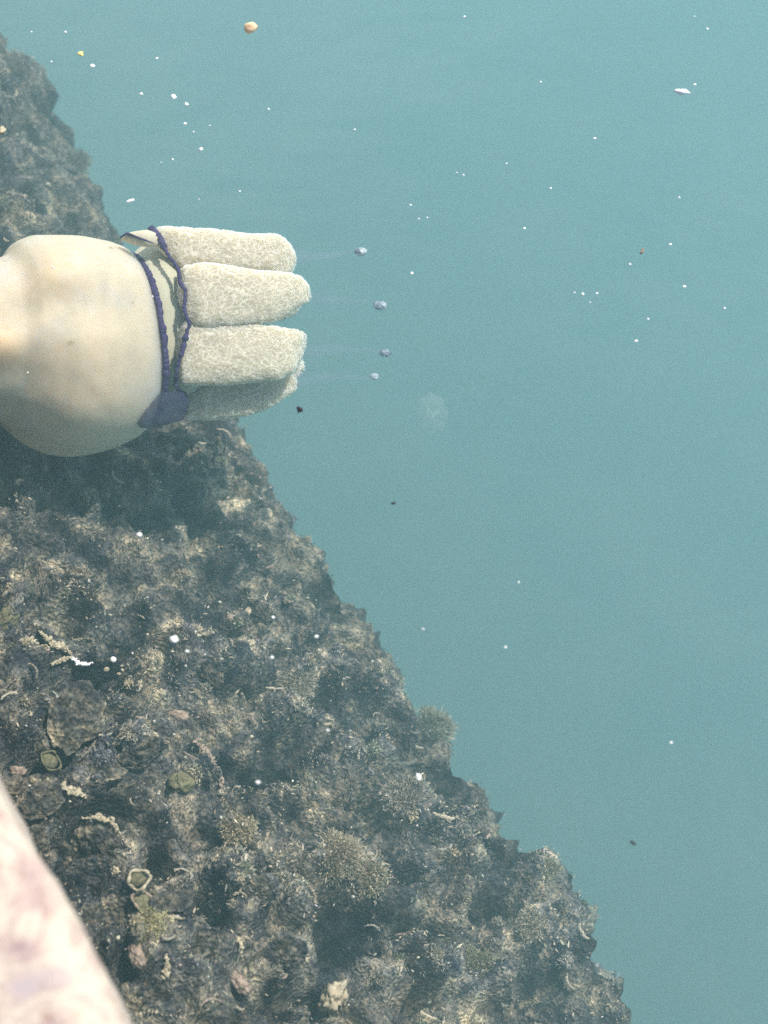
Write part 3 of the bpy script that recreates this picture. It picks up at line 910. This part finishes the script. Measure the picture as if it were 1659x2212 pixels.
def loft(xs, tops, bots, wc, wr, n2=90, sub=8, p_=2.15):
    """closed body between two outlines in the long direction"""
    xs = np.array(xs, float)
    u = np.arange(len(xs)); uu = np.linspace(0, len(xs) - 1, (len(xs) - 1) * sub + 1)
    X = np.interp(uu, u, xs); A = np.interp(uu, u, tops); B = np.interp(uu, u, bots)
    W = np.interp(uu, u, wc); H = np.interp(uu, u, wr)
    for _ in range(sub // 2):
        for Q in (X, A, B, W, H): Q[1:-1] = (Q[:-2] + 2 * Q[1:-1] + Q[2:]) / 4
    out = np.zeros((len(uu), n2, 3))
    for i in range(len(uu)):
        for j in range(n2):
            f = 2 * math.pi * j / n2
            cs, sn = math.cos(f), math.sin(f)
            k = (abs(cs) ** p_ + abs(sn) ** p_) ** (-1 / p_)
            out[i, j] = (X[i], (A[i] + B[i]) / 2 - (B[i] - A[i]) / 2 * sn * k, W[i] + H[i] * cs * k)
    return out

# stalk between the bell and the arms
def stalk():
    P = loft([235, 262, 285, 320, 360, 400, 440], [575, 550, 522, 505, 502, 508, 525], [870, 878, 882, 884, 884, 882, 875],
             [-112, -110, -106, -98, -98, -106, -116], [100, 120, 132, 140, 140, 134, 116], 110, 10)
    V = [J(*p) for p in P.reshape(-1, 3)]
    link_mesh("stalk", V, grid_faces(P.shape[0], P.shape[1], True), M_MANU, jelly)
    # small fold at the top between the two violet lines
    P = loft([270, 284, 300, 325, 350], [519, 509, 505, 502, 512], [525, 531, 537, 539, 536], [34, 36, 36, 34, 30], [4, 14, 18, 16, 4], 40, 8)
    V = [J(*p) for p in P.reshape(-1, 3)]
    link_mesh("fold", V, grid_faces(P.shape[0], P.shape[1], True), M_ARM, jelly)
    pts = [J(268, 521, 48), J(282, 513, 52), J(300, 520, 56), J(322, 528, 54), J(340, 534, 50)]
    Vt, Ft = tube(pts, [2 * JS, 3.5 * JS, 2.5 * JS, 2.2 * JS, 1 * JS], 8)
    link_mesh("fold_fringe", Vt, Ft, M_PURPLE, jelly)
    P = loft([302, 308, 322, 345, 370, 392, 404, 410], [912, 893, 872, 856, 846, 842, 850, 868], [920, 925, 927, 923, 916, 908, 898, 880], [40, 40, 38, 34, 28, 22, 18, 12], [4, 12, 18, 20, 20, 16, 10, 4], 60, 10)
    P[..., 2] += 0
    V = []
    for p in P.reshape(-1, 3):
        v = J(*p)
        V.append(v + Vector((noise.noise(v * 90), noise.noise(v * 90 + Vector((3, 0, 0))), 0)) * .004)
    link_mesh("violet_flap", V, grid_faces(P.shape[0], P.shape[1], True), M_FLAP, jelly)
stalk()

def arm(xs, tops, bots, wc, wr, seed, depth=2.4, m=M_FRILL, cell_=11.5, dull=0.0):
    P = loft(xs, tops, bots, [a + .62 * b for a, b in zip(wc, wr)], [b * .38 for b in wr], 210, 26, 2.5)
    n1, n2, _ = P.shape
    # outward normals of the smooth body
    du = np.gradient(P, axis=0); dv = np.roll(P, -1, 1) - np.roll(P, 1, 1)
    Nn = np.cross(dv, du); Nn /= np.linalg.norm(Nn, axis=2, keepdims=True) + 1e-9
    cen = P.mean(axis=1, keepdims=True)
    sg = np.sign(np.sum(Nn * (P - cen)))
    Nn *= sg
    out = []; tint = []
    for i in range(n1):
        for j in range(n2):
            p = Vector(P[i, j]); n_ = Vector(Nn[i, j])
            q = Vector((p.x / (cell_ * 1.5), p.y / cell_, p.z / cell_)) + Vector((seed, 0, 0))
            wv = Vector((noise.noise(q * .8), noise.noise(q * .8 + Vector((7, 0, 0))), noise.noise(q * .8 + Vector((0, 9, 0))))) * 1.1
            d1 = noise.voronoi(q + wv)[0]
            rdg = max(0, 1 - (d1[1] - d1[0]) * 6.0)
            q2 = q * 2.2 + wv * .8
            d2 = noise.voronoi(q2)[0]
            r2 = max(0, 1 - (d2[1] - d2[0]) * 3.0)
            lump = fbm(q * .35, 2, 4)
            h = depth * (.9 * rdg + .22 * r2 + 1.3 * lump)
            out.append(J(*(p + n_ * h)))
            k_ = min(1, .85 * rdg + .2 * r2)
            c = np.array((.47, .435, .33)) * (1 - k_) + np.array((.62, .58, .46)) * k_
            tint.append(list(c * (1 - dull)) + [1])  # dull: share of shade painted into the arm's colour
    o = link_mesh("oral_arm", out, grid_faces(n1, n2, True), m, jelly, True, tint)
    return o

arms = []
arms.append(arm([328, 345, 393, 440, 500, 555, 590, 610, 622, 629, 633], [503, 491, 492, 494, 496, 498, 495, 502, 513, 528, 546], [512, 542, 588, 592, 592, 590, 588, 584, 577, 566, 552],
                [-10, -16, -30, -48, -70, -92, -106, -114, -118, -120, -122], [14, 42, 60, 66, 66, 62, 54, 42, 30, 18, 6], 1.3))
arms.append(arm([388, 405, 440, 482, 540, 593, 625, 645, 658, 664, 667], [592, 582, 577, 575, 584, 584, 585, 590, 603, 616, 626], [640, 690, 716, 714, 701, 692, 672, 658, 646, 639, 632],
                [24, 14, 4, -14, -36, -54, -64, -70, -74, -77, -78], [14, 52, 68, 70, 66, 58, 46, 34, 22, 12, 5], 5.1))
arms.append(arm([384, 402, 440, 500, 560, 600, 630, 642, 650, 656, 660], [735, 700, 690, 692, 701, 705, 706, 708, 711, 714, 718], [806, 832, 836, 832, 824, 816, 802, 786, 766, 744, 726],
                [16, 8, -6, -26, -46, -62, -74, -79, -82, -84, -86], [14, 50, 64, 66, 62, 56, 44, 34, 24, 14, 5], 9.4))
arms.append(arm([386, 402, 440, 473, 526, 560, 584, 605, 620, 630, 634], [832, 806, 790, 785, 782, 782, 784, 790, 798, 806, 816], [868, 899, 903, 902, 893, 882, 870, 856, 844, 832, 822],
                [-62, -70, -80, -92, -108, -118, -126, -132, -138, -142, -144], [12, 40, 48, 50, 48, 44, 38, 30, 20, 12, 5], 13.7, dull=.05))  # lowest arm coloured slightly darker for the shade it lies in
# the arms on the far side, seen only from other places
for cy_, wv, sd_ in ((620, -210, 17.0), (770, -215, 21.0)):
    arm([400, 430, 480, 540, 600, 630, 645], [cy_ - 8, cy_ - 50, cy_ - 58, cy_ - 56, cy_ - 46, cy_ - 26, cy_ - 6], [cy_ + 8, cy_ + 50, cy_ + 58, cy_ + 56, cy_ + 46, cy_ + 26, cy_ + 6],
        [wv + 80, wv + 65, wv + 40, wv + 10, wv - 20, wv - 32, wv - 40], [10, 44, 50, 48, 40, 24, 6], sd_, 5)

# violet line where the arms begin
def collar():
    pts = [(327, 495), (340, 508), (352, 523), (362, 545), (374, 565), (386, 580), (393, 591), (397, 621), (410, 638), (406, 672), (410, 690), (418, 706), (408, 740), (401, 769), (393, 790), (388, 812), (382, 833), (396, 850), (399, 868), (402, 892)]
    fine = []
    for i in range(len(pts) - 1):
        for k_ in range(9):
            a = k_ / 9
            fine.append((pts[i][0] * (1 - a) + pts[i + 1][0] * a, pts[i][1] * (1 - a) + pts[i + 1][1] * a))
    path, rr = [], []
    for i, (x, y) in enumerate(fine):
        w_ = 96 * math.sqrt(max(.05, 1 - ((y - 700) / 225) ** 2)) - 24
        if y > 820: w_ -= 20
        b_ = abs(math.sin(i * .83))
        path.append(J(x + 2.5 * noise.noise(Vector((i * .5, 0, 0))), y, w_))
        thick = 1.7 if y < 545 else (1.0 if not 730 < y < 775 else 1.35)
        rr.append((2.6 + 1.1 * b_ + 1.6 * noise.noise(Vector((i * .35, 3, 0)))) * thick * 1.25 * JS)
    Vt, Ft = tube(path, rr, 8)
    link_mesh("arm_fringe", Vt, Ft, M_PURPLE, jelly)
collar()

# clear filaments with clubs at their ends
for a, (x0, y0, w0, x1, y1, w1, sz) in zip((0, 1, 2, 3), ((620, 535, -118, 776, 514, -190, 12), (650, 628, -74, 820, 640, -160, 13), (645, 745, -80, 832, 747, -170, 11), (620, 815, -130, 808, 797, -200, 9))):
    path, rr = [], []
    for i in range(24):
        q = i / 23
        path.append(J(x0 + (x1 - x0) * q, y0 + (y1 - y0) * q + 5 * math.sin(q * 4 + a), w0 + (w1 - w0) * q))
        rr.append((15 * (1 - q) ** 1.5 + 3.0 + 1.2 * math.sin(q * 11 + a * 2)) * JS)
    Vt, Ft = tube(path, rr, 14)
    fil = link_mesh("filament", Vt, Ft, M_CLEAR, jelly)
    V, F = blob_verts(sz * JS * 1.1, sz * JS * .75, sz * JS * .7, 16, 18, .45, 2.2, a * 3.1)
    tip = J(x1, y1, w1)
    link_mesh("club", [Vector(v) + tip for v in V], F, M_TIP, fil)

# ------------------------------------------------------------------ the small glassy jellyfish
g0 = at(930, 897, -.85)
GS = (g0 - Vector(cam.location)).length / FPX
ghost = empty("small_jellyfish", g0, "small faint glassy jellyfish deep in the open water right of the big one", "jellyfish")
ghost.rotation_euler = cam.rotation_euler
V = []
n1, n2 = 26, 60
for i in range(n1):
    q = i / (n1 - 1)
    for j in range(n2):
        f = 2 * math.pi * j / n2
        r_ = 40 * math.sin(q * math.pi * .55) * (1 + .05 * math.cos(8 * f) * q + .05 * noise.noise(Vector((math.cos(f) * 2, math.sin(f) * 2, q))))
        V.append(Vector((r_ * math.cos(f) * .92, r_ * math.sin(f) * 1.2, 28 * math.cos(q * math.pi * .55))) * GS)
link_mesh("bell", V, grid_faces(n1, n2, True), M_GHOST, ghost)
for k_ in range(4):
    a = k_ * math.pi / 2 + .4
    pts = [Vector((math.cos(a) * 6 + math.cos(a) * 16 * q, math.sin(a) * 6 + math.sin(a) * 20 * q, 8 - 30 * q)) * GS for q in np.linspace(0, 1, 10)]
    Vt, Ft = tube(pts, [(5 - 3 * q) * GS for q in np.linspace(0, 1, 10)], 8)
    link_mesh("oral_arm", Vt, Ft, M_GHOST, ghost)

# ------------------------------------------------------------------ specks drifting in the water
def flake(px, py, z, rx, ry, m, label, cat="speck", group=None, rot=0.0, name="drifting_speck", amp=.5):
    p = at(px, py, z)
    k_ = (p - Vector(cam.location)).length / FPX
    rx, ry = rx * 1.25, ry * 1.25
    V, F = blob_verts(rx * k_, ry * k_, min(rx, ry) * k_ * .6, 8, 12, amp, 1.6, px * .37 + py)
    o = link_mesh(name, V, F, m)
    o.location = p
    o.rotation_euler = (R(30) + rnd.uniform(-.5, .5), rnd.uniform(-.4, .4), rot)
    return tag(o, label, cat, group)
G1 = "pale specks drifting near the surface"
SPECK_LABELS = {
    (141, 69): "tiny white speck near the top left corner, left of the peach flake",
    (200, 142): "bright speck just below and right of the yellow speck",
    (339, 126): "faint speck between the yellow speck and the peach flake",
    (305, 203): "left one of the row of three bright specks above the jellyfish",
    (375, 209): "biggest of the row of three bright specks above the jellyfish",
    (403, 225): "right one of the row of three bright specks above the jellyfish",
    (400, 267): "white speck straight below the row of three bright specks",
    (434, 323): "lone white speck halfway between the row of three specks and the top arm",
    (580, 236): "faint white speck in the open water right of the row of three",
    (114, 577): "tiny bright speck in front of the upper part of the bell",
    (1003, 36): "tiny speck at the top edge, right of the peach flake",
    (1528, 62): "tiny white speck near the top right corner",
    (1501, 183): "small speck just above the right end of the elongated white flake",
    (1284, 299): "lone round speck left of and below the elongated white flake",
    (1189, 407): "lone speck below and left of the brighter one under the elongated flake",
    (1133, 493): "lone speck in open water level with the top of the uppermost arm",
    (890, 590): "lone speck just right of the two upper clubs",
    (781, 543): "tiny speck right below the uppermost club",
    (1478, 619): "bright speck near the right edge, level with the second arm",
    (1565, 666): "tiny speck closest to the right edge, level with the arms",
    (1374, 737): "brightest speck low in the scatter at the right, level with the third arm",
    (1400, 689): "small speck just above the brightest low speck at the right",
    (914, 1359): "tiny speck in open water close to the middle of the ledge rim",
    (1092, 1398): "tiny speck in open water, the farther of two off the middle of the ledge rim",
    (1120, 1258): "faint speck in open water above the two off the middle of the ledge rim",
    (1450, 1604): "lone speck far right, level with the fan-shaped tuft",
    (590, 1333): "small pale speck right of the smooth cream knob on the ledge",
    (588, 1420): "white speck over the ledge, below the one right of the cream knob",
    (404, 1407): "pale speck just below the brightest round speck over the ledge",
    (684, 1375): "white speck over the upper ledge not far from the rim",
    (557, 1690): "round pale speck over the ledge right of the string of tube worms",
    (708, 1578): "small pale speck over the middle of the ledge",
    (1290, 2085): "tiny speck at the ledge rim near the bottom right",
}
for x, y, r_ in ((141, 69, 2.6), (68, 69, 1.6), (111, 133, 1.6), (200, 142, 4), (339, 126, 2.4), (305, 203, 3.2), (375, 209, 5), (403, 225, 3.6), (400, 267, 2.8), (418, 285, 1.4),
                (453, 271, 1.8), (434, 323, 3.4), (373, 344, 1.8), (348, 351, 1.4), (580, 236, 2.2), (114, 577, 2.4), (1003, 36, 2), (1528, 62, 2), (1501, 183, 2.6), (1284, 299, 3),
                (1189, 407, 2.4), (1168, 177, 1.6), (1094, 353, 1.6), (1001, 378, 1.8), (987, 373, 1.5), (887, 443, 2.2), (905, 473, 1.6), (923, 470, 1.4), (1133, 493, 2.4), (890, 590, 2.4),
                (1478, 619, 3), (1565, 666, 2), (1400, 689, 2), (1374, 737, 3.3), (1467, 427, 2.2), (1448, 528, 2.4), (1361, 571, 2), (1241, 632, 2), (1259, 635, 2.6), (1290, 634, 2),
                (1275, 653, 1.7), (781, 543, 2.6), (914, 1359, 2.2), (1092, 1398, 2.4), (1450, 1604, 2.6), (1120, 1258, 2), (590, 1333, 3), (588, 1420, 3), (404, 1407, 3.5),
                (684, 1375, 3.4), (557, 1690, 4), (708, 1578, 3.2), (1500, 35, 1.4), (518, 413, 1.6), (766, 280, 2), (60, 805, 1.5), (1290, 2085, 2), (430, 430, 1.4), (330, 640, 1.4)):
    own = SPECK_LABELS.get((x, y))
    flake(x, y, -rnd.uniform(.01, .10), r_, r_ * rnd.uniform(.6, 1), M_WHITE, own or "faint tiny white speck drifting in the water, one of many", "speck", G1)
flake(541, 59, -.02, 12, 9, M_ORANGE, "large peach coloured flake floating near the top, biggest of all the specks", name="drifting_flake", amp=.35)
flake(175, 116, -.02, 4.6, 4.6, M_YELLOW, "tiny bright yellow speck above the ledge's far end")
flake(4, 281, -.02, 7, 8, M_CREAM, "cream flake on the left edge over the far ledge", name="drifting_flake")
flake(1472, 198, -.01, 13, 5, M_WHITE, "elongated white flake near the upper right corner", rot=-.35, name="drifting_flake", amp=.4)
flake(281, 434, -.03, 8, 2.6, M_WHITE, "thin white sliver drifting beside the ledge above the jellyfish", rot=.2, name="drifting_flake")
flake(1387, 543, -.05, 6, 2.6, M_PINK, "tiny curled pinkish scrap in the open water at the right", rot=.9, name="drifting_scrap", amp=.8)
flake(301, 1155, -.02, 4.2, 4.0, M_WHITE, "bright round speck alone over the shaded ledge below the bell")
flake(376, 1381, -.02, 6.2, 6.4, M_WHITE, "brightest round white speck over the middle of the ledge")
flake(648, 885, -.05, 4.5, 4.5, M_DARKBIT, "tiny dark scrap just right of the lowest arm", name="drifting_scrap", amp=.9)
flake(849, 1087, -.05, 4.5, 2, M_DARKBIT, "tiny dark scrap in open water right of the ledge rim", rot=.3, name="drifting_scrap", amp=.9)
flake(1367, 1821, -.05, 4.5, 2, M_DARKBIT, "tiny dark scrap in open water at the lower right", rot=-.5, name="drifting_scrap", amp=.9)
